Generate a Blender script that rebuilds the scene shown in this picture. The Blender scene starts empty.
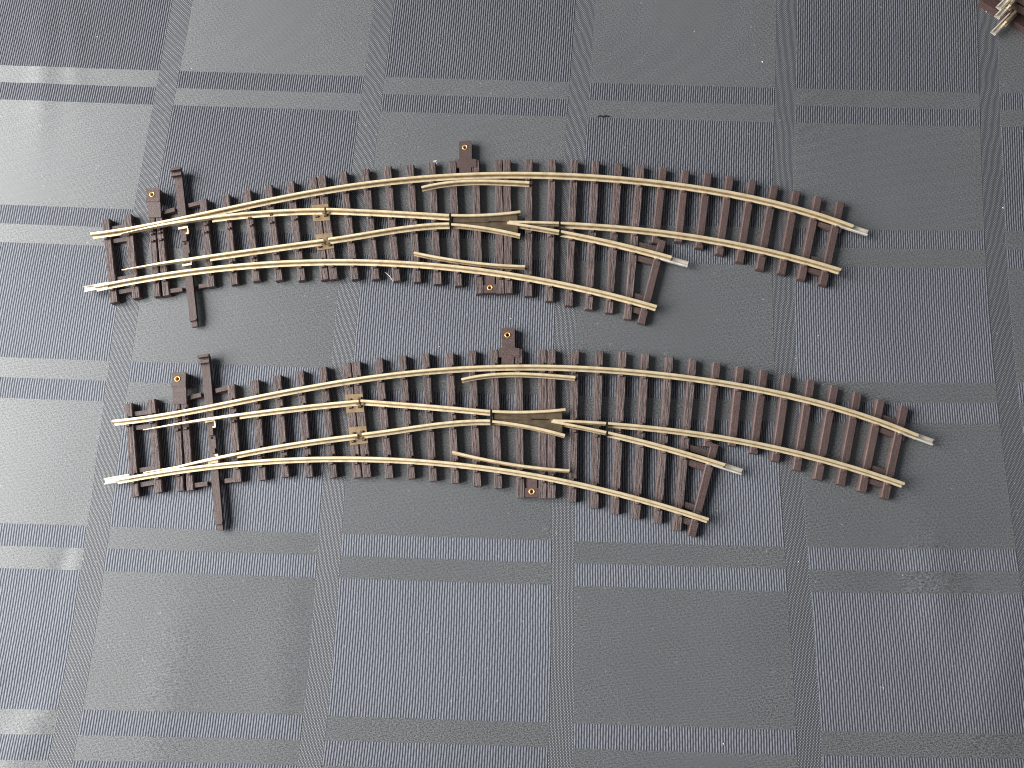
import bpy, bmesh, math, random
from mathutils import Vector, Matrix
from mathutils.geometry import tessellate_polygon
random.seed(7)
S = bpy.context.scene
COL = S.collection
MM = 0.001
ZR = 4.5            # rail top above the cloth, mm
ZS = 2.4            # sleeper top

# ------------------------------------------------------------------ helpers
def link(name, me, parent=None, mat=None):
    o = bpy.data.objects.new(name, me); COL.objects.link(o)
    if mat: me.materials.append(mat)
    if parent: o.parent = parent
    return o

def mesh_of(bm, name, smooth=False, bevel=0.0):
    if bevel > 0:
        ed = [e for e in bm.edges if len(e.link_faces) == 2 and e.calc_face_angle(0) > 0.6]
        bmesh.ops.bevel(bm, geom=ed, offset=bevel, segments=2, affect='EDGES', clamp_overlap=True)
    bmesh.ops.recalc_face_normals(bm, faces=bm.faces[:])
    for v in bm.verts: v.co *= MM
    me = bpy.data.meshes.new(name); bm.to_mesh(me); bm.free()
    for p in me.polygons: p.use_smooth = smooth
    return me

def tag(o, label, cat, group=None, kind=None):
    if label: o['label'] = label
    if cat: o['category'] = cat
    if group: o['group'] = group
    if kind: o['kind'] = kind

def empty(name, loc, rz=0.0):
    o = bpy.data.objects.new(name, None); COL.objects.link(o)
    o.location = loc; o.rotation_euler = (0, 0, rz); o.empty_display_size = .01
    return o

def box(bm, c, size, rz=0.0, top=None):
    """box centred on c; top = (fx, fy) scale of the upper face"""
    sx, sy, sz = size[0]/2, size[1]/2, size[2]/2
    fx, fy = top or (1, 1)
    R = Matrix.Rotation(rz, 3, 'Z'); vs = []
    for z, a, b in ((-sz, 1, 1), (sz, fx, fy)):
        for x, y in ((-1, -1), (1, -1), (1, 1), (-1, 1)):
            vs.append(bm.verts.new(Vector(c) + R @ Vector((x*sx*a, y*sy*b, z))))
    for q in ((3, 2, 1, 0), (4, 5, 6, 7), (0, 1, 5, 4), (1, 2, 6, 5), (2, 3, 7, 6), (3, 0, 4, 7)):
        bm.faces.new([vs[i] for i in q])

def bar(bm, p, q, w, z0, z1):
    p, q = Vector(p), Vector(q); d = q - p
    box(bm, ((p.x+q.x)/2, (p.y+q.y)/2, (z0+z1)/2), (d.length, w, z1-z0), math.atan2(d.y, d.x))

def prism(bm, outer, z0, z1, holes=()):
    """flat plate with holes; outer is a list of xy (z1 may be a function of xy)"""
    zt = z1 if callable(z1) else (lambda x, y: z1)
    loops = [list(outer)] + [list(h) for h in holes]
    flat = [p for l in loops for p in l]
    tri = tessellate_polygon([[Vector((x, y, 0)) for x, y in l] for l in loops])
    lo = [bm.verts.new((x, y, z0)) for x, y in flat]
    hi = [bm.verts.new((x, y, zt(x, y))) for x, y in flat]
    for a, b, c in tri:
        try:
            bm.faces.new((lo[a], lo[b], lo[c])); bm.faces.new((hi[c], hi[b], hi[a]))
        except ValueError: pass
    k = 0
    for l in loops:
        n = len(l)
        for i in range(n):
            a, b = k+i, k+(i+1) % n
            bm.faces.new((lo[a], lo[b], hi[b], hi[a]))
        k += n

def circle(c, r, n=20):
    return [(c[0]+r*math.cos(2*math.pi*i/n), c[1]+r*math.sin(2*math.pi*i/n)) for i in range(n)]

def lathe(bm, c, prof, n=24):
    rings = []
    for r, z in prof:
        rings.append([bm.verts.new((c[0]+r*math.cos(2*math.pi*i/n), c[1]+r*math.sin(2*math.pi*i/n), z)) for i in range(n)])
    for a, b in zip(rings, rings[1:]):
        for i in range(n):
            bm.faces.new((a[i], a[(i+1) % n], b[(i+1) % n], b[i]))
    return rings

def sweep(bm, pts, profs, shade_grime=()):
    """profs(i, t) -> list of (offset, z) for point i; offset is to the left of the path"""
    pts = [Vector((p[0], p[1], 0)) for p in pts]; n = len(pts); rings = []
    for i, p in enumerate(pts):
        d = (pts[min(i+1, n-1)] - pts[max(i-1, 0)]).normalized(); nn = Vector((-d.y, d.x, 0))
        rings.append([bm.verts.new(p + nn*o + Vector((0, 0, z))) for o, z in profs(i, i/(n-1))])
    m = len(rings[0])
    for a, b in zip(rings, rings[1:]):
        for i in range(m):
            f = bm.faces.new((a[i], b[i], b[(i+1) % m], a[(i+1) % m])); f.material_index = 1 if i in shade_grime else 0
    bm.faces.new(rings[0][::-1]); bm.faces.new(rings[-1])

# ------------------------------------------------------------------ node helper
class NT:
    def __init__(s, name):
        s.m = bpy.data.materials.new(name); s.m.use_nodes = True
        s.t = s.m.node_tree; s.t.nodes.clear()
        s.out = s.t.nodes.new('ShaderNodeOutputMaterial')
    def n(s, typ, **kw):
        nd = s.t.nodes.new(typ)
        for k, v in kw.items():
            if k.startswith('_'): nd.inputs[k[1:].replace('_', ' ')].default_value = v
            else: setattr(nd, k, v)
        return nd
    def l(s, a, b): s.t.links.new(a, b)
    def put(s, sock, v):
        if isinstance(v, bpy.types.NodeSocket): s.l(v, sock)
        else: sock.default_value = v
    def math(s, op, a, b=0.0, c=0.0, clamp=False):
        nd = s.t.nodes.new('ShaderNodeMath'); nd.operation = op; nd.use_clamp = clamp
        for i, v in enumerate((a, b, c)):
            s.put(nd.inputs[i], v)
        return nd.outputs[0]
    def mix(s, f, a, b, blend='MIX'):
        nd = s.t.nodes.new('ShaderNodeMix'); nd.data_type = 'RGBA'; nd.blend_type = blend
        s.put(nd.inputs[0], f)
        for i, v in ((6, a), (7, b)):
            if isinstance(v, tuple): v = (*v[:3], 1)
            s.put(nd.inputs[i], v)
        return nd.outputs[2]
    def fmix(s, f, a, b):
        nd = s.t.nodes.new('ShaderNodeMix'); nd.data_type = 'FLOAT'
        s.put(nd.inputs[0], f); s.put(nd.inputs[2], a); s.put(nd.inputs[3], b)
        return nd.outputs[0]
    def ramp(s, f, stops):
        nd = s.t.nodes.new('ShaderNodeValToRGB'); cr = nd.color_ramp
        while len(cr.elements) < len(stops): cr.elements.new(.5)
        for e, (p, c) in zip(cr.elements, stops):
            e.position = p; e.color = (*c, 1) if isinstance(c, tuple) else (c, c, c, 1)
        s.l(f, nd.inputs[0]); return nd.outputs[0]
    def noise(s, vec, scale, detail=2.0, rough=.5):
        nd = s.n('ShaderNodeTexNoise', _Scale=scale, _Detail=detail, _Roughness=rough)
        s.l(vec, nd.inputs['Vector']); return nd.outputs['Fac']

# ------------------------------------------------------------------ materials
def mat_plastic(name, base, grain, spec=.32):
    T = NT(name)
    tc = T.n('ShaderNodeTexCoord'); oi = T.n('ShaderNodeObjectInfo')
    off = T.n('ShaderNodeVectorMath', operation='ADD')
    T.l(tc.outputs['Object'], off.inputs[0])
    cmb = T.n('ShaderNodeCombineXYZ'); r = T.math('MULTIPLY', oi.outputs['Random'], .37)
    for i in range(3): T.l(r, cmb.inputs[i])
    T.l(cmb.outputs[0], off.inputs[1])
    mp = T.n('ShaderNodeMapping'); mp.inputs['Scale'].default_value = (210, 1900, 1200)
    T.l(off.outputs[0], mp.inputs['Vector'])
    g = T.noise(mp.outputs[0], 1.0, 4, .62)
    fine = T.noise(off.outputs[0], 4200, 2)
    big = T.noise(off.outputs[0], 160, 2)
    f = T.fmix(grain, fine, g)
    hi = tuple(min(1, c*2.3) for c in base); lo = tuple(c*.36 for c in base)
    c = T.ramp(f, [(.3, lo), (.5, base), (.74, hi)])
    c = T.mix(T.math('MULTIPLY', big, .30), c, tuple(b*1.25 for b in base))
    rv = T.math('MULTIPLY_ADD', oi.outputs['Random'], .22, .89)
    c = T.mix(1.0, c, rv, 'MULTIPLY')
    bs = T.n('ShaderNodeBsdfPrincipled', _Roughness=.5)
    bs.inputs['Specular IOR Level'].default_value = spec
    T.l(c, bs.inputs['Base Color'])
    T.l(T.math('MULTIPLY_ADD', fine, .25, .36), bs.inputs['Roughness'])
    b = T.n('ShaderNodeBump', _Strength=.85, _Distance=.0011 if grain > .5 else .0002)
    T.l(f, b.inputs['Height']); T.l(b.outputs[0], bs.inputs['Normal'])
    T.l(bs.outputs[0], T.out.inputs[0]); return T.m

def mat_metal(name, base, rough, tarn, scale=1.0):
    T = NT(name)
    tc = T.n('ShaderNodeTexCoord')
    n1 = T.noise(tc.outputs['Object'], 420*scale, 4, .6)
    mp = T.n('ShaderNodeMapping'); mp.inputs['Scale'].default_value = (300, 5200, 5200)
    T.l(tc.outputs['Object'], mp.inputs['Vector'])
    n2 = T.noise(mp.outputs[0], 1.0, 3)
    c = T.ramp(n1, [(.32, tarn), (.58, base)])
    c = T.mix(T.math('MULTIPLY', n2, .35), c, tuple(b*.72 for b in base))
    bs = T.n('ShaderNodeBsdfPrincipled', _Metallic=.62)
    T.l(c, bs.inputs['Base Color'])
    T.l(T.math('MULTIPLY_ADD', n1, .22, rough-.1), bs.inputs['Roughness'])
    b = T.n('ShaderNodeBump', _Strength=.25, _Distance=.00006)
    T.l(n2, b.inputs['Height']); T.l(b.outputs[0], bs.inputs['Normal'])
    T.l(bs.outputs[0], T.out.inputs[0]); return T.m

def mat_plain(name, base, rough=.8):
    T = NT(name); tc = T.n('ShaderNodeTexCoord')
    n1 = T.noise(tc.outputs['Object'], 2500, 2)
    c = T.ramp(n1, [(.3, tuple(b*.7 for b in base)), (.7, tuple(min(1, b*1.25) for b in base))])
    bs = T.n('ShaderNodeBsdfPrincipled', _Roughness=rough); bs.inputs['Specular IOR Level'].default_value = .12
    T.l(c, bs.inputs['Base Color']); T.l(bs.outputs[0], T.out.inputs[0]); return T.m

BROWN = (.082, .056, .052)
M_GRAIN = mat_plastic('sleeper_wood_grain_plastic', BROWN, .85)
M_DARKP = mat_plastic('dark_brown_plastic', (.060, .036, .033), .25)
M_SMOOTH = mat_plastic('smooth_brown_plastic', (.076, .050, .046), .30)
M_RAIL = mat_metal('brass_rail', (.95, .79, .52), .42, (.82, .64, .39))
M_SHADE_GRIME = mat_metal('shaded_tarnished_web', (.40, .29, .17), .6, (.25, .175, .095))
SHADE_GRIME = (2, 3, 4, 11, 12)      # web and inner foot of the rail: painted shade under the head, plus tarnish
M_JOIN = mat_metal('nickel_joiner', (.82, .765, .68), .46, (.68, .62, .54))
M_BRONZE = mat_metal('bronze_casting', (.13, .094, .058), .6, (.08, .056, .034))
M_SOLDER = mat_metal('brass_plate', (.29, .205, .115), .62, (.20, .135, .075))
M_EYE = mat_metal('brass_eyelet', (.86, .56, .22), .3, (.70, .40, .12))
M_DARK = mat_plain('black_insulator_hole_shade', (.010, .008, .007))  # insulator plastic; also paints the dark inside the pivot hole and frog groove
M_THREAD = mat_plain('pale_thread', (.72, .68, .64))
M_DTHREAD = mat_plain('dark_thread', (.012, .012, .015))

# ------------------------------------------------------------------ tablecloth
MONS = [(0,0),(0,1),(0,2),(0,3),(0,4),(1,0),(1,1),(1,2),(1,3),(2,0),(2,1),(2,2),(3,0),(3,1),(4,0)]
CU = [1.87659, -0.0178504, 0.00210642, -0.0402519, 0.0125798, 1.33794, 0.0168972, -0.0191758, 0.004888, 0.0103199, 0.00211679, -0.00151243, 0.00131685, -0.000371553, 0.00022062]
CV = [3.7604, -1.83997, -0.0113749, 0.0213393, -0.00771584, -0.0564763, -0.00994677, 0.00398933, -0.00297462, 0.00404427, 0.00672193, -0.00625936, 0.00452872, -0.0026709, 0.000945722]
BAND = .0916; SQ1, SQ2 = .7458, .8730       # width of the plain band; ends of the square and of the first stripe
NU, NV = 91.0, 126.0                          # yarns per pattern repeat

def weave_uv(x, y):
    """how the woven pattern lies on the slightly pulled cloth (mm -> repeats)"""
    cx, cy = max(-195, min(190, x)), max(-72, min(203, y))
    X, Y = cx/100, cy/100
    u = sum(c*X**i*Y**j for c, (i, j) in zip(CU, MONS)); v = sum(c*X**i*Y**j for c, (i, j) in zip(CV, MONS))
    return (u + .01338*(x-cx) - .0002*(y-cy) + 10, v - .0006*(x-cx) - .0184*(y-cy) + 10)

def cloth_z(x, y):
    """soft creases of the cloth, mm; flat where the track lies"""
    def ridge(px, py, ang, length, width, h):
        c, s = math.cos(ang), math.sin(ang); dx, dy = x-px, y-py
        a, b = dx*c+dy*s, -dx*s+dy*c
        return h*math.exp(-(a/length)**2-(b/width)**2)
    z = 0
    z += ridge(-143, -10, math.radians(80), 13, 5.0, .28)
    z += ridge(-148, -8, math.radians(82), 12, 3.0, -.3)
    z += ridge(-172, -38, math.radians(20), 22, 9, .8)
    z += ridge(-152, -58, math.radians(60), 18, 6, .6)
    z += ridge(-177, 176, math.radians(95), 30, 4.5, .5)
    z += ridge(-166, 182, math.radians(100), 22, 3.5, .35)
    z += ridge(-110, -45, math.radians(85), 28, 9, .4)
    z += ridge(-75, -40, math.radians(88), 30, 7, .3)
    z += ridge(130, -14, math.radians(95), 16, 8, 1.2)
    z += ridge(146, -40, math.radians(70), 22, 9, 1.0)
    z += ridge(100, 170, math.radians(90), 50, 14, .25)
    z += ridge(118, 150, math.radians(90), 24, 1.2, .12)
    z *= .62
    # far edges of the cloth, outside the picture, lie in gentle waves
    r = max(0, max(abs(x)-215, y-225, -y-95))/100
    z += r*2.2*math.sin(x/37+y/51)
    return z

bm = bmesh.new(); uvl = bm.loops.layers.uv.new('weave')
def axis(lo, hi, a, b, fine, coarse):
    v = []; t = lo
    while t < hi: v.append(t); t += fine if a <= t < b else coarse
    return v + [hi]
xs = axis(-430, 430, -210, 210, 1.6, 10); ys = axis(-260, 380, -90, 225, 1.6, 10)
grid = [[bm.verts.new((x, y, cloth_z(x, y))) for x in xs] for y in ys]
for j in range(len(ys)-1):
    for i in range(len(xs)-1):
        f = bm.faces.new((grid[j][i], grid[j][i+1], grid[j+1][i+1], grid[j+1][i])); f.smooth = True
        for lp in f.loops: lp[uvl].uv = weave_uv(lp.vert.co.x, lp.vert.co.y)
for v in bm.verts: v.co *= MM
me = bpy.data.meshes.new('tablecloth'); bm.to_mesh(me); bm.free()

def mat_cloth():
    T = NT('damask_weave'); M = T.math
    uv = T.n('ShaderNodeUVMap', uv_map='weave')
    sep = T.n('ShaderNodeSeparateXYZ'); T.l(uv.outputs[0], sep.inputs[0])
    tc = T.n('ShaderNodeTexCoord'); P = tc.outputs['Object']
    # yarns are never perfectly even: wander a little
    wob = T.noise(P, 95, 2); wob2 = T.noise(P, 900, 1)
    u = M('ADD', sep.outputs[0], M('MULTIPLY', M('SUBTRACT', wob, .5), .006))
    u = M('ADD', u, M('MULTIPLY', M('SUBTRACT', wob2, .5), .0014))
    v = M('ADD', sep.outputs[1], M('MULTIPLY', M('SUBTRACT', wob2, .5), .002))
    a = M('MULTIPLY', u, NU); b = M('MULTIPLY', v, NV)
    uq = M('DIVIDE', M('FLOOR', a), NU); vq = M('DIVIDE', M('FLOOR', b), NV)   # pattern edges step yarn by yarn
    fu = M('FRACT', uq); fv = M('FRACT', vq)
    band = M('LESS_THAN', fu, BAND)
    k = M('ADD', M('ADD', M('MULTIPLY', M('FLOOR', vq), 3), M('GREATER_THAN', fv, SQ1)), M('GREATER_THAN', fv, SQ2))
    par = M('MODULO', M('ADD', k, M('FLOOR', uq)), 2)        # 0 / 1
    ribs = M('MULTIPLY', par, M('SUBTRACT', 1, band))     # 1 = warp-faced (ribbed, bluish), 0 = weft-faced (smooth grey)
    ia, ib = M('FLOOR', a), M('FLOOR', b); fa, fb = M('FRACT', a), M('FRACT', b)
    prof_a = M('SINE', M('MULTIPLY', fa, math.pi)); prof_b = M('SINE', M('MULTIPLY', fb, math.pi))
    # satin: the warp dives once in five picks, two further on for the next yarn
    wn = T.n('ShaderNodeTexWhiteNoise', noise_dimensions='2D'); seg = M('FLOOR', M('DIVIDE', M('MULTIPLY_ADD', ia, 3, b), 8))
    cmb = T.n('ShaderNodeCombineXYZ'); T.l(ia, cmb.inputs[0]); T.l(seg, cmb.inputs[1]); T.l(cmb.outputs[0], wn.inputs['Vector'])
    fl_rnd = wn.outputs['Value']                                 # every float of yarn a little different
    g = M('FRACT', M('DIVIDE', M('MULTIPLY_ADD', ia, 3, b), 8)); hump = M('POWER', M('SINE', M('MULTIPLY', g, math.pi)), .45)
    h_rib = M('MULTIPLY', M('MULTIPLY', prof_a, M('MULTIPLY_ADD', hump, .34, .66)), M('MULTIPLY_ADD', fl_rnd, .07, .92))
    fl = M('LESS_THAN', M('MODULO', M('ADD', ia, M('MULTIPLY', ib, 2)), 5), 1)
    h_sat = M('MULTIPLY', M('MULTIPLY_ADD', prof_b, .20, .80), M('SUBTRACT', 1, M('MULTIPLY', fl, .16)))
    a2 = M('MULTIPLY', a, 1.9); chk = M('MODULO', M('ADD', M('FLOOR', a2), ib), 2)
    h_pl = M('MULTIPLY', M('MULTIPLY', M('SINE', M('MULTIPLY', M('FRACT', a2), math.pi)), M('MULTIPLY_ADD', prof_b, .5, .5)), M('MULTIPLY_ADD', chk, .62, .38))
    h = T.fmix(band, T.fmix(ribs, h_sat, h_rib), h_pl)
    nz = T.noise(P, 3200, 3, .7); nzb = T.noise(P, 22, 3); mps = T.n('ShaderNodeMapping'); mps.inputs['Scale'].default_value = (2300, 4300, 1000); T.l(P, mps.inputs['Vector']); nzs = T.noise(mps.outputs[0], 1.0, 3, .7); sl = T.noise(P, 1500, 2)
    light, dark = (.190, .195, .217), (.017, .017, .020)
    rib_c = T.ramp(M('MULTIPLY_ADD', M('SUBTRACT', nz, .5), .5, h_rib), [(.38, dark), (.94, light)])
    sat_c = T.ramp(M('MULTIPLY_ADD', M('SUBTRACT', nzs, .5), 3.3, h_sat), [(.28, (.025, .026, .028)), (.85, (.067, .0695, .072)), (1.25, (.155, .160, .166))])
    pl_c = T.ramp(h_pl, [(.14, (.014, .014, .016)), (.72, (.205, .212, .236))])
    c = T.mix(band, T.mix(ribs, sat_c, rib_c), pl_c)
    c = T.mix(1.0, c, T.ramp(sl, [(.25, .82), (.75, 1.14)]), 'MULTIPLY')
    c = T.mix(1.0, c, T.ramp(nzb, [(.3, .93), (.7, 1.05)]), 'MULTIPLY')
    # pale slubs woven in here and there
    vo = T.n('ShaderNodeTexVoronoi', feature='F1', _Scale=270); T.l(P, vo.inputs['Vector'])
    sepc = T.n('ShaderNodeSeparateColor'); T.l(vo.outputs['Color'], sepc.inputs[0])
    spk = M('MULTIPLY', M('LESS_THAN', vo.outputs['Distance'], .09), M('GREATER_THAN', sepc.outputs[0], .72))
    c = T.mix(M('MULTIPLY', spk, .2), c, (.5, .5, .5))
    bs = T.n('ShaderNodeBsdfPrincipled')
    T.l(c, bs.inputs['Base Color'])
    T.l(T.fmix(ribs, .55, .52), bs.inputs['Roughness'])
    T.l(M('MULTIPLY', M('SUBTRACT', 1, band), .85), bs.inputs['Anisotropic'])
    T.l(T.fmix(band, T.fmix(ribs, .92, .54), .58), bs.inputs['Specular IOR Level'])
    T.l(T.mix(ribs, (1, 1, 1), (.78, .85, 1.0)), bs.inputs['Specular Tint'])
    bs.inputs['Sheen Weight'].default_value = .10
    bs.inputs['Sheen Roughness'].default_value = .4
    tg = T.n('ShaderNodeTangent', direction_type='UV_MAP', uv_map='weave'); T.l(tg.outputs[0], bs.inputs['Tangent'])
    T.l(T.fmix(band, M('MULTIPLY', M('SUBTRACT', 1, ribs), .25), .125), bs.inputs['Anisotropic Rotation'])
    bp = T.n('ShaderNodeBump', _Strength=.55, _Distance=.00028)
    T.l(M('ADD', h, M('MULTIPLY', nz, .35)), bp.inputs['Height']); T.l(bp.outputs[0], bs.inputs['Normal'])
    T.l(bs.outputs[0], T.out.inputs[0]); return T.m

cloth = link('tablecloth', me, None, mat_cloth())
tag(cloth, 'grey damask tablecloth woven with a check of squares and stripes', 'tablecloth', kind='structure')

# ------------------------------------------------------------------ the turnout
SLEEPERS = [[-120.62, 3.92, -115.13, -26.58], [-112.98, 5.31, -107.67, -25.24], [-104.42, 4.45, -100.6, -24.83], [-101.96, 4.88, -97.4, -24.61], [-86.76, 10.29, -82.11, -21.92], [-78.84, 11.76, -74.17, -21.28], [-71.48, 13.34, -66.74, -20.32], [-64.04, 14.85, -58.93, -20.33], [-56.35, 16.16, -51.08, -20.53], [-48.5, 17.43, -43.29, -20.54], [-45.42, 18.04, -40.11, -20.42], [-37.75, 19.11, -32.86, -20.68], [-29.91, 20.01, -25.69, -20.88], [-22.1, 20.78, -18.58, -21.66], [-14.07, 20.96, -11.52, -22.28], [-6.49, 21.69, -4.41, -23.25], [0.8, 21.94, 2.46, -24.06], [8.92, 22.08, 9.61, -27.06], [17.06, 21.98, 16.67, -27.26], [20.03, 21.97, 19.52, -27.26], [27.86, 21.77, 26.23, -28.44], [36.02, 21.5, 33.23, -30.41], [43.83, 21.03, 39.76, -32.21], [51.32, 20.42, 46.44, -33.76], [59.3, 19.27, 53.22, -35.14], [67.05, 18.45, 59.31, -37.46], [74.82, 17.17, 70.3, -10.66], [72.76, -9.85, 63.79, -39.14], [82.5, 15.82, 78.19, -10.41], [90.3, 14.57, 85.08, -12.92], [97.86, 13.13, 91.83, -15.46], [105.5, 11.25, 98.51, -18.4], [112.99, 9.18, 105.13, -21.35], [120.4, 6.95, 112.29, -23.08], [127.7, 4.49, 118.78, -25.28], [135.18, 2.35, 125.81, -27.44]]
def poly(*c):
    def f(x):
        r = 0.0
        for k in c: r = r*x + k
        return r
    return f
RA = poly(-1.84397e-10, 1.51224e-08, 1.10576e-06, -0.00139135, 0.0281895, 15.8049)
RD = poly(-3.46884e-07, -0.00142847, -0.136771, -17.6412)
RB = poly(-0.000627366, 0.0337318, 6.94521)
RB2 = poly(-0.000361735, -0.101045, 0.727952)
RC = poly(-0.00116413, 0.00806011, -4.42339)
RC2 = poly(-6.74542e-05, -0.00595338, -0.0281893, -2.35734)
WB = poly(0.00377457, -0.0698663, 0.789289)
WC = poly(-0.00412599, -0.0953227, -2.56638)
RB_CLOSED = lambda x: -2.29+.165*(x+113.7)-.00164*(x+113.7)*(x+86.5)
RC_OPEN = lambda x: -15.48+.1306*(x+112.17)-.0002*(x+112.17)*(x+79.63)
FB = poly(-3.27504e-06, -0.000764769, -0.00203279, -1.923)
FC = poly(-0.00140861, -0.12069, 0.267228)
GU = poly(9.43211e-05, -0.00702142, 0.0868902, 13.0213)
GL = poly(4.87469e-06, 0.00263179, -0.196644, -15.3337)

def pts(f, x0, x1, step=1.5):
    n = max(2, int(abs(x1-x0)/step)+1)
    return [(x0+(x1-x0)*i/(n-1), f(x0+(x1-x0)*i/(n-1))) for i in range(n)]

def rail_profile(dz=0.0, near=-1.22, far=.58, hw=.44):
    t = ZR+dz
    return [(near, 2.42), (near, 2.74), (-.64, 2.87), (-.30, 2.95), (-.24, 3.72), (-hw, 3.86), (-hw, t-.14), (-hw+.13, t),
            (hw-.13, t), (hw, t-.14), (hw, 3.86), (.24, 3.72), (.26, 2.95), (far, 2.72), (far, 2.42)]

def make_rail(name, f, x0, x1, parent, dz=0.0, near=-1.22, far=.58, hw=.44, mat=None):
    bm = bmesh.new(); pr = rail_profile(dz, near, far, hw)
    sweep(bm, pts(f, x0, x1), lambda i, t: pr, SHADE_GRIME)
    o = link(name, mesh_of(bm, name), parent, mat or M_RAIL); o.data.materials.append(M_SHADE_GRIME)
    return o

PIV = -43.2
def blade_mesh(f, shift, lim, side, xt, xf):
    """planed point blade: knife tip at xt, growing to full head and foot at xf"""
    def y(x):
        v = f(x) + shift*(x-PIV)/(-48.5)
        return min(v, lim(x)-.86) if side > 0 else max(v, lim(x)+.86)
    bm = bmesh.new()
    p = pts(y, xt, xf, 1.2)
    def pr(i, t):
        w = .13 + .34*min(1, t*1.5); top = ZR-.55*(1-min(1, t*2.2))-.02
        return [(-w, 3.0), (-w, top-.1), (-w+.08, top), (w-.08, top), (w, top-.1), (w, 3.0)]
    sweep(bm, p, pr)
    pf = rail_profile(-.01)
    sweep(bm, pts(y, xf, PIV-.35), lambda i, t: pf, SHADE_GRIME)
    return mesh_of(bm, 'switch_blade'), y

def joiner(parent, p_in, p_out):
    """folded sheet-metal fishplate holding the rail foot, open beyond the rail end"""
    bm = bmesh.new(); n = 10
    P = [(p_in[0]+(p_out[0]-p_in[0])*i/n, p_in[1]+(p_out[1]-p_in[1])*i/n) for i in range(n+1)]
    o = -.34
    pr = [(o-1.02, 2.12), (o+1.02, 2.12), (o+1.04, 2.95), (o+.62, 3.14), (o+.58, 3.03), (o+.90, 2.88), (o+.88, 2.30),
          (o-.88, 2.30), (o-.90, 2.88), (o-.58, 3.03), (o-.62, 3.14), (o-1.04, 2.95)]
    sweep(bm, P, lambda i, t: pr)
    return link('rail_joiner', mesh_of(bm, 'rail_joiner'), parent, M_JOIN)

RAILS = [(RA, -124.2, 137.5), (RD, -121.3, 68.9), (RB, -106, PIV), (RB2, PIV, 0), (RC, -96, PIV), (RC2, PIV, 0), (WB, 0, 24), (WC, 0, 24),
         (FB, 24, 131.5), (FC, 24, 75), (GU, -9.5, 27), (GL, -12, 25)]

def make_sleeper(parent, s, idx):
    x0, y0, x1, y1 = s; d = Vector((x1-x0, y1-y0)); L = d.length; ang = math.atan2(d.y, d.x)
    c = ((x0+x1)/2, (y0+y1)/2); dn = d/L
    w = 2.66 if idx not in (9, 10, 18, 19, 2, 3) else {9: 2.95, 10: 2.95, 18: 2.8, 19: 2.8}.get(idx, 2.4)
    coarse = idx <= 25
    bm = bmesh.new()
    n = 30 if coarse else 14; rr = random.Random(idx*13+1)
    # ends and edges of the moulded timbers are not ruler straight
    rings = []
    for i in range(n+1):
        x = -L/2+L*i/n; e = .05 if coarse else .02
        wl, wr = -w/2+rr.uniform(-e, e), w/2+rr.uniform(-e, e); zt = ZS+rr.uniform(-.05, .02)*(1 if coarse else .3)
        rings.append([bm.verts.new((x, wl-.06, 0.05)), bm.verts.new((x, wl, zt-.24)), bm.verts.new((x, wl+.27, zt)),
                      bm.verts.new((x, wl+w*.5, zt+rr.uniform(-.06, .03)*(1 if coarse else .2))), bm.verts.new((x, wr-.27, zt)), bm.verts.new((x, wr, zt-.24)), bm.verts.new((x, wr+.06, .05))])
    for a, b in zip(rings, rings[1:]):
        for i in range(6): bm.faces.new((a[i], a[i+1], b[i+1], b[i]))
        bm.faces.new((a[6], a[0], b[0], b[6]))
    bm.faces.new(rings[0]); bm.faces.new(rings[-1][::-1])
    # moulded chairs that hold the rail foot
    for f, xa, xb in RAILS:
        prev = None
        for k in range(61):
            t = k/60; px, py = x0+d.x*t, y0+d.y*t
            if not (xa-1 <= px <= xb+1): prev = None; continue
            g = py-f(px)
            if prev is not None and prev[1]*g <= 0 and prev[1] != g:
                tt = prev[0]+(t-prev[0])*prev[1]/(prev[1]-g)
                for sgn, off in ((-1, 1.05), (1, 1.65)):
                    if f in (GU, GL, WB, WC): continue
                    xx = (tt-.5)*L+sgn*off
                    if abs(xx) > L/2-.6: continue
                    box(bm, (xx, rr.uniform(-.3, .3), ZS+.3), (1.0, 1.25, .95), 0, (.5, .7))
            prev = (t, g)
    o = link('sleeper', mesh_of(bm, 'sleeper'), parent, M_GRAIN if coarse else M_SMOOTH)
    o.location = (c[0]*MM, c[1]*MM, 0); o.rotation_euler = (0, 0, ang)
    return o

def eyelet(parent, c, z):
    bm = bmesh.new()
    lathe(bm, c, [(.98, z+.02), (.95, z+.14), (.80, z+.20), (.62, z+.10), (.50, z-.35), (.46, z-1.3)])
    o = link('screw_eyelet', mesh_of(bm, 'screw_eyelet', True), parent, M_EYE)
    return o

def mounting_lug(parent, outer, z0, z1, hole, lz, extra=None):
    bm = bmesh.new()
    prism(bm, outer, z0, z1, [circle(hole, .84)])
    if extra: extra(bm)
    o = link('mounting_lug', mesh_of(bm, 'mounting_lug'), parent, M_SMOOTH)
    eyelet(o, hole, lz)
    return o

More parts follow.
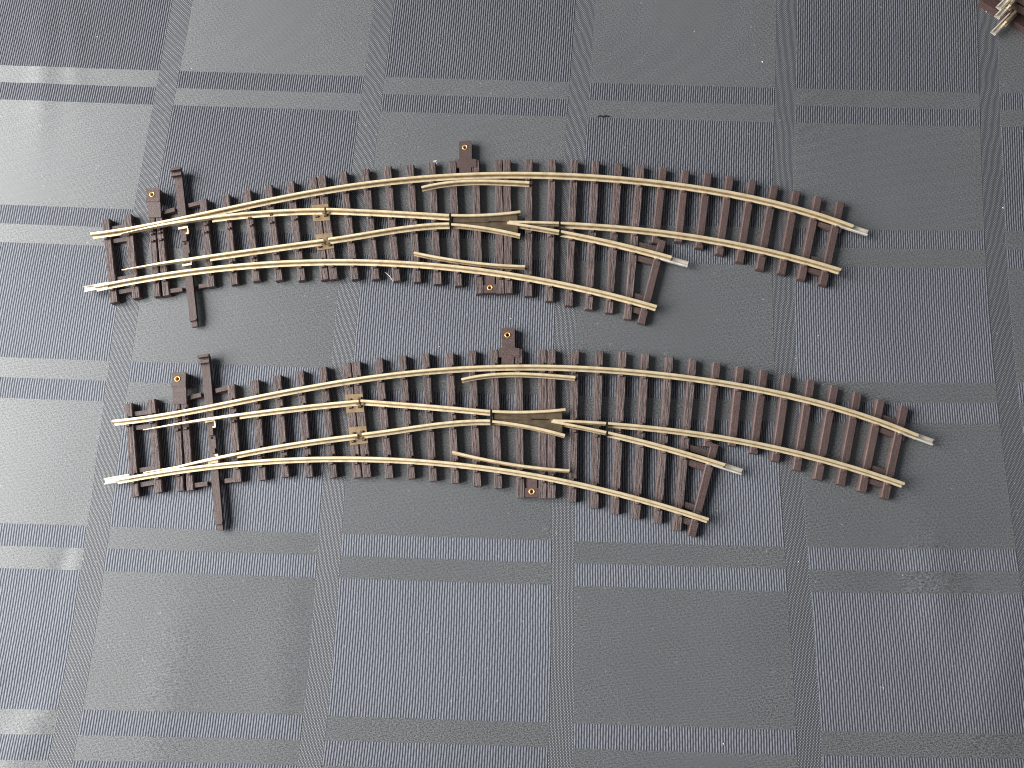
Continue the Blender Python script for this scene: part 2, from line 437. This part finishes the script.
def throw_bar(parent, shift):
    ax = Vector((9.3, -57.9)).normalized(); ang = math.atan2(ax.y, ax.x)
    L = 58.64
    bm = bmesh.new()
    # x runs from the top end down the bar
    box(bm, (10.2, 0, 1.75), (18.4, 2.75, 1.5)); box(bm, (29.2, -.1, 1.55), (19.55, 2.45, 1.3))
    box(bm, (47.6, .05, 1.75), (17.2, 2.45, 1.5)); box(bm, (57.2, .1, 1.45), (2.0, 1.9, 1.2))
    box(bm, (25.9, -.05, 2.5), (2.5, 1.7, .9)); box(bm, (32.3, .3, 2.35), (1.6, 1.0, .7))
    box(bm, (55.9, 0, 2.55), (.6, 2.2, .5))
    me = mesh_of(bm, 'throw_bar', False, .12)
    o = link('throw_bar', me, parent, M_SMOOTH)
    o.location = ((-96.2-ax.x*shift)*MM, (20-ax.y*shift)*MM, 0); o.rotation_euler = (0, 0, ang)
    bm = bmesh.new()
    box(bm, (.25, 0, 3.5), (.95, 3.7, 1.5)); box(bm, (2.15, -.1, 3.2), (1.0, 3.5, 1.1)); box(bm, (1.2, -.2, 1.9), (2.6, 3.1, 1.8))
    link('end_lug', mesh_of(bm, 'end_lug', False, .2), o, M_SMOOTH)
    bm = bmesh.new(); bm.faces.new(lathe(bm, (27.9, 0), [(.30, 2.215), (.42, 2.235)])[1])
    link('pivot_hole_shade', mesh_of(bm, 'pivot_hole_shade'), o, M_DARK)  # flat black disc, painted for the shade inside the hole
    for xa, sg in ((22.3, 1), (36.0, -1)):
        bm = bmesh.new()
        box(bm, (xa, 0.1, 3.02), (.75, 3.3, .30)); box(bm, (xa+sg*1.35, 1.62, 2.9), (2.1, .42, .34)); box(bm, (xa+sg*2.2, 1.25, 2.8), (.5, 1.0, .3))
        link('brass_clip', mesh_of(bm, 'brass_clip', False, .08), o, M_RAIL)
    return o

def make_turnout(loc, rz):
    root = empty('model_turnout', loc, rz)
    for i, s in enumerate(SLEEPERS): make_sleeper(root, s, i)
    make_rail('stock_rail', RA, -124.2, 137.5, root)
    make_rail('stock_rail', RD, -121.3, 68.9, root)
    make_rail('closure_rail', RB2, PIV+.35, -.35, root); make_rail('closure_rail', RC2, PIV+1.2, -.35, root)
    make_rail('wing_rail', WB, .35, 24.2, root, 0, -.7, .5, .46); make_rail('wing_rail', WC, .35, 23.9, root, 0, -.7, .5, .46)
    make_rail('point_rail', FB, 20.1, 37.3, root, 0, -.55, .5, .42); make_rail('point_rail', FC, 19.6, 37.3, root, -.06, -.75, .5, .42)
    make_rail('branch_rail', FB, 37.9, 131.5, root); make_rail('branch_rail', FC, 37.9, 75.0, root)
    make_rail('check_rail', GU, -9.9, 27.6, root, 0, -.85, .3, .44); make_rail('check_rail', GL, -12.5, 25.2, root, 0, -.55, .3, .42)
    # frog: cast filler between the wing rails, notched for the flangeways
    bm = bmesh.new()
    top = [(x, WB(x)-.35) for x in [.6+i*1.5 for i in range(16)]]; low = [(x, WC(x)+.35) for x in [.6+i*1.5 for i in range(16)]]
    prism(bm, low + top[::-1], 2.5, 3.55)
    prism(bm, [(0.8, WC(.8)+.9), (13.2, -2.05), (13.2, -1.6), (.8, WB(.8)-.9)], 3.5, 3.85)
    link('frog_casting', mesh_of(bm, 'frog_casting'), root, M_BRONZE)
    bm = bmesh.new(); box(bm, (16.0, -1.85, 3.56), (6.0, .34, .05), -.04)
    link('flangeway_shade', mesh_of(bm, 'flangeway_shade'), root, M_DARK)  # thin black strip on the casting, painted for the shade in the groove
    # insulating gaps
    for x, f0, f1 in ((0, RB2, RC2), (37.6, FB, FC)):
        bm = bmesh.new(); ya, yb = f0(x)+.75, f1(x)-1.2
        box(bm, (x, (ya+yb)/2, 3.5), (.34, ya-yb, 2.06))
        link('insulating_joint', mesh_of(bm, 'insulating_joint'), root, M_DARK)
    # brass plates under the blade hinges
    for q in ([(-48.49, 6.76), (-42.7, 7.05), (-41.9, .95), (-47.73, .63)], [(-46.86, -4.23), (-41.07, -3.68), (-40.29, -9.38), (-46.12, -10.06)]):
        bm = bmesh.new(); prism(bm, q, 2.36, 2.62)
        link('hinge_plate', mesh_of(bm, 'hinge_plate', False, .05), root, M_SOLDER)
    for f in (RB2, RC2):
        bm = bmesh.new()
        for k, dy in ((-1.3, -.95), (.35, -.95)):
            x = PIV+.4+k; box(bm, (x, f(x)+dy, 2.95), (.9, .55, .7), .2)
        link('hinge_lug', mesh_of(bm, 'hinge_lug', False, .1), root, M_SOLDER)
    # cross ties between the end sleepers
    def tie(*segs, z=1.75):
        bm = bmesh.new()
        for p, q, w in segs: bar(bm, p, q, w, .1, z)
        link('tie_bar', mesh_of(bm, 'tie_bar', False, .12), root, M_SMOOTH)
    def along(f, xa, xb, dy): return ((xa, f(xa)+dy), (xb, f(xb)+dy))
    for f, xa in ((RA, -119), (RD, -116.5)):
        for dy in (-2.6, 2.2):
            p, q = along(f, xa, xa+8.5, dy); tie((p, q, 1.5))
    for f, xa in ((RA, 126.5), (FB, 120.5)):
        for dy in (-2.4, 2.2):
            p, q = along(f, xa, xa+7.5, dy); tie((p, q, 1.7), z=1.9)
    for f, xa, xb in ((FC, 62.5, 71.5), (RD, 60.3, 66)):
        for dy in (-2.6, 2.4):
            p, q = along(f, xa, xb, dy); tie((p, q, 2.0), z=1.9)
    tie(((-101.5, 5.6), (-85.5, 9.75), 1.35), z=1.0); tie(((-98.5, -23.3), (-82.0, -20.9), 1.35), z=1.0)
    # raised ends of the ties either side of the bar
    for p, q in (((-101, 5.9), (-96.7, 7.0)), ((-91.9, 8.3), (-86.5, 9.6)), ((-98, -23.2), (-92.2, -22.4)), ((-86.6, -21.6), (-82.5, -21.0))):
        bm = bmesh.new(); bar(bm, p, q, 1.45, 1.0, 2.0); link('tie_bar', mesh_of(bm, 'tie_bar', False, .12), root, M_SMOOTH)
    # lugs with screw eyelets
    def block(bm):
        prism(bm, [(-105.75, 9.3), (-101.25, 9.3), (-100.95, 3.82), (-105.45, 3.82)], 2.2, lambda x, y: 2.75+(y-3.82)*.14)
    mounting_lug(root, [(-106.19, 9.32), (-101.35, 9.32), (-101.65, 14.0), (-102.1, 14.35), (-105.8, 14.35), (-106.25, 14.0)], .2, 3.7, (-104.2, 12.0), 3.7, block)
    mounting_lug(root, [(3.25, 29.2), (3.7, 29.55), (7.25, 29.55), (7.69, 29.2), (7.68, 22.6), (9.25, 22.32), (9.25, 19.33), (7.41, 19.34), (7.41, 16.4), (3.25, 16.4), (3.25, 19.35), (2.31, 19.36), (2.3, 22.34), (3.25, 22.6)], .1, 2.55, (5.27, 27.0), 2.55)
    def apron(bm):
        prism(bm, [(10.6, -21), (19.5, -21), (19.5, -26.9), (10.6, -26.9)], .1, 1.7)
    mounting_lug(root, [(11.74, -20.9), (14.81, -20.9), (14.79, -24.0), (15.7, -24.1), (15.7, -26.95), (10.95, -26.95), (10.95, -24.1), (11.74, -24.0)], .12, 2.35, (13.11, -25.1), 2.35)
    bm = bmesh.new(); prism(bm, [(9.4, -20.5), (18.2, -20.5), (18.2, -26.85), (9.4, -26.85)], .05, 1.75)
    link('apron_plate', mesh_of(bm, 'apron_plate'), root, M_SMOOTH)
    # joiners at three of the rail ends
    joiner(root, (-117.4, RD(-117.4)), (-125.5, RD(-125.5)+.2))
    joiner(root, (132.5, RA(132.5)), (142.9, RA(137.5)-1.75))
    joiner(root, (70, FC(70)), (80.8, FC(75)-1.9))
    return root

def children(o): return [c for c in bpy.data.objects if c.parent == o]
def copy_tree(o, parent=None, skip=()):
    c = o.copy(); COL.objects.link(c)
    if parent: c.parent = parent
    for ch in children(o):
        if ch.name.split('.')[0] not in skip: copy_tree(ch, c, skip)
    return c

GROUP = 'curved model railway turnouts lying on the tablecloth'
near = make_turnout((-10.23*MM, 41.02*MM, 0), 0)
far = copy_tree(near)
far.location = (-24.74*MM, 109.49*MM, 0); far.rotation_euler = (0, 0, math.radians(1.42))
tag(near, 'lower curved brown turnout with brass rails, its point blade touching the bottom rail', 'model track', GROUP)
tag(far, 'upper curved brown turnout with brass rails, its point blade touching the top rail', 'model track', GROUP)
for root, sh in ((near, 0.0), (far, 1.54)):
    throw_bar(root, sh)
    curves = (RB, RC) if root is near else (RB_CLOSED, RC_OPEN)
    for f, lim, side, xt in ((curves[0], RA, 1, -114.0), (curves[1], RD, -1, -112.6)):
        m_, _ = blade_mesh(f, 0.0, lim, side, xt, -83.0)
        link('switch_blade', m_, root, M_RAIL).data.materials.append(M_SHADE_GRIME)

# ------------------------------------------------------------------ stack of track in the corner
def make_track():
    root = empty('stacked_track', (0, 0, 0))
    for i in range(9):
        bm = bmesh.new(); wd = 6.0 if i == 0 else 3.2; box(bm, (3, 0, 1.2), (36, wd, 2.4), 0, (.99, .94))
        for s in (-1, 1):
            for k in (-1.3, 1.3): box(bm, (s*8.7+k, 0, 2.55), (.8, 1.2, .5), 0, (.6, .7))
        o = link('sleeper', mesh_of(bm, 'sleeper', False, .1), root, M_DARKP)
        o.location = ((7.9+7.6*i+(0 if i == 0 else 1.2))*MM, 0, 0); o.rotation_euler = (0, 0, math.radians(97))
    for s in (-1, 1):
        make_rail('rail', lambda x, s=s: s*8.7, 0, 68, root)
        bm = bmesh.new(); bar(bm, (4.3, s*8.7+2.4), (11.9, s*8.7+2.4), 1.5, .1, 1.8); link('tie_bar', mesh_of(bm, 'tie_bar'), root, M_DARKP)
    joiner(root, (5, 8.7), (-5.2, 8.7))
    return root
TG = 'track pieces stacked in the top right corner'
ta = make_track(); tracks = [ta, copy_tree(ta), copy_tree(ta)]
LBL = ('lowest track piece of the stack at the top right corner, its joiner reaching farthest out',
       'middle track piece of the stack at the top right corner, between two others',
       'topmost track piece of the stack at the top right corner')
for t, l_, (x, y, z, r) in zip(tracks, LBL, ((0, 0, 0, 45), (0, 0, 4.55, 45.5), (0, 0, 9.1, 45))):
    tag(t, l_, 'model track', TG)
    # joiner tip (local -5.2, 8.42) goes to the given spot
    tip = {0: (170.8, 179.6), 4.55: (169.9, 182.8), 9.1: (167.7, 182.9)}[z]
    R = Matrix.Rotation(math.radians(r), 2); q = R @ Vector((-5.2, 8.42))
    t.location = ((tip[0]-q.x)*MM, (tip[1]-q.y)*MM, z*MM); t.rotation_euler = (0, 0, math.radians(r))

# ------------------------------------------------------------------ lint and threads
def thread(name, pl, r, mat, label):
    bm = bmesh.new(); rings = []
    P = [Vector(p) for p in pl]
    for i, p in enumerate(P):
        d = (P[min(i+1, len(P)-1)]-P[max(i-1, 0)]).normalized(); a = d.cross(Vector((0, 0, 1))).normalized(); b = a.cross(d)
        rr = r*(1 if 0 < i < len(P)-1 else .5)
        rings.append([bm.verts.new(p+a*rr*math.cos(k*math.pi/3)+b*rr*math.sin(k*math.pi/3)) for k in range(6)])
    for a, b in zip(rings, rings[1:]):
        for k in range(6): bm.faces.new((a[k], a[(k+1) % 6], b[(k+1) % 6], b[k]))
    bm.faces.new(rings[0][::-1]); bm.faces.new(rings[-1])
    o = link(name, mesh_of(bm, name, True), None, mat); tag(o, label, 'thread'); return o
thread('loose_thread', [(-47.6, 91.2, .4), (-46.6, 90.5, .9), (-45.6, 89.5, 1.1), (-44.7, 88.3, .8), (-44.2, 87.5, .3)], .11, M_THREAD,
       'short pale curved thread on the cloth below the bottom rail of the upper turnout')
thread('snagged_thread', [(27, 149.4, .15), (28.1, 149.9, .4), (29.2, 149.4, .2), (30.2, 149.8, .4), (31.6, 149.5, .15)], .22, M_DTHREAD,
       'short dark snagged thread in a smooth stripe above the upper turnout')

bm = bmesh.new()
for i in range(90):
    x, y = random.uniform(-190, 185), random.uniform(-66, 198)
    r = random.choice((.10, .13, .16, .22)); ang = random.uniform(0, 6.28)
    box(bm, (x, y, cloth_z(x, y)+r*.5), (r*random.uniform(1, 3.2), r, r), ang, (.6, .6))
lint = link('lint', mesh_of(bm, 'lint'), None, M_THREAD); tag(lint, 'tiny pale specks of lint scattered over the grey tablecloth', 'lint', kind='stuff')
bm = bmesh.new(); rr = random.Random(3)
for i in range(14):
    box(bm, (rr.gauss(0, .7), rr.gauss(0, .9), .5+rr.random()*1.6), (.25, 1.6*rr.random()+.4, .22), rr.random()*3)
fl = link('fluff', mesh_of(bm, 'fluff'), None, M_THREAD); fl.location = (-31.3*MM, 131.0*MM, 0); fl.scale = (.7, .7, .7)
tag(fl, 'small pale tuft of fluff caught beside a sleeper end of the upper turnout', 'fluff')

# ------------------------------------------------------------------ light
def area(name, loc, target, size, power, color):
    ld = bpy.data.lights.new(name, 'AREA'); ld.shape = 'RECTANGLE'; ld.size, ld.size_y = size; ld.energy = power; ld.color = color
    o = bpy.data.objects.new(name, ld); COL.objects.link(o); o.location = loc
    o.rotation_euler = (Vector(target)-Vector(loc)).to_track_quat('-Z', 'Y').to_euler()
    return o
area('window_light', (-.95, .06, .55), (0, .06, 0), (.90, .66), 45.0, (1.0, .995, .975))

w = bpy.data.worlds.new('World'); S.world = w; w.use_nodes = True
bg = w.node_tree.nodes['Background']; bg.inputs[0].default_value = (.84, .91, 1.0, 1); bg.inputs[1].default_value = .19

# ------------------------------------------------------------------ camera
cd = bpy.data.cameras.new('Camera'); cam = bpy.data.objects.new('Camera', cd); COL.objects.link(cam)
cd.sensor_width = 36; cd.lens = 36*770/1024; cd.clip_start = .005; cd.clip_end = 20
cam.matrix_world = Matrix.Translation((0, 0, (247.5+ZR)*MM)) @ (Matrix.Rotation(math.radians(.8), 4, 'Y') @ Matrix.Rotation(math.radians(11.6), 4, 'X'))
S.camera = cam
S.cycles.filter_width = 1.1
S.view_settings.view_transform = 'Standard'; S.view_settings.look = 'None'; S.view_settings.exposure = 0; S.view_settings.gamma = 1
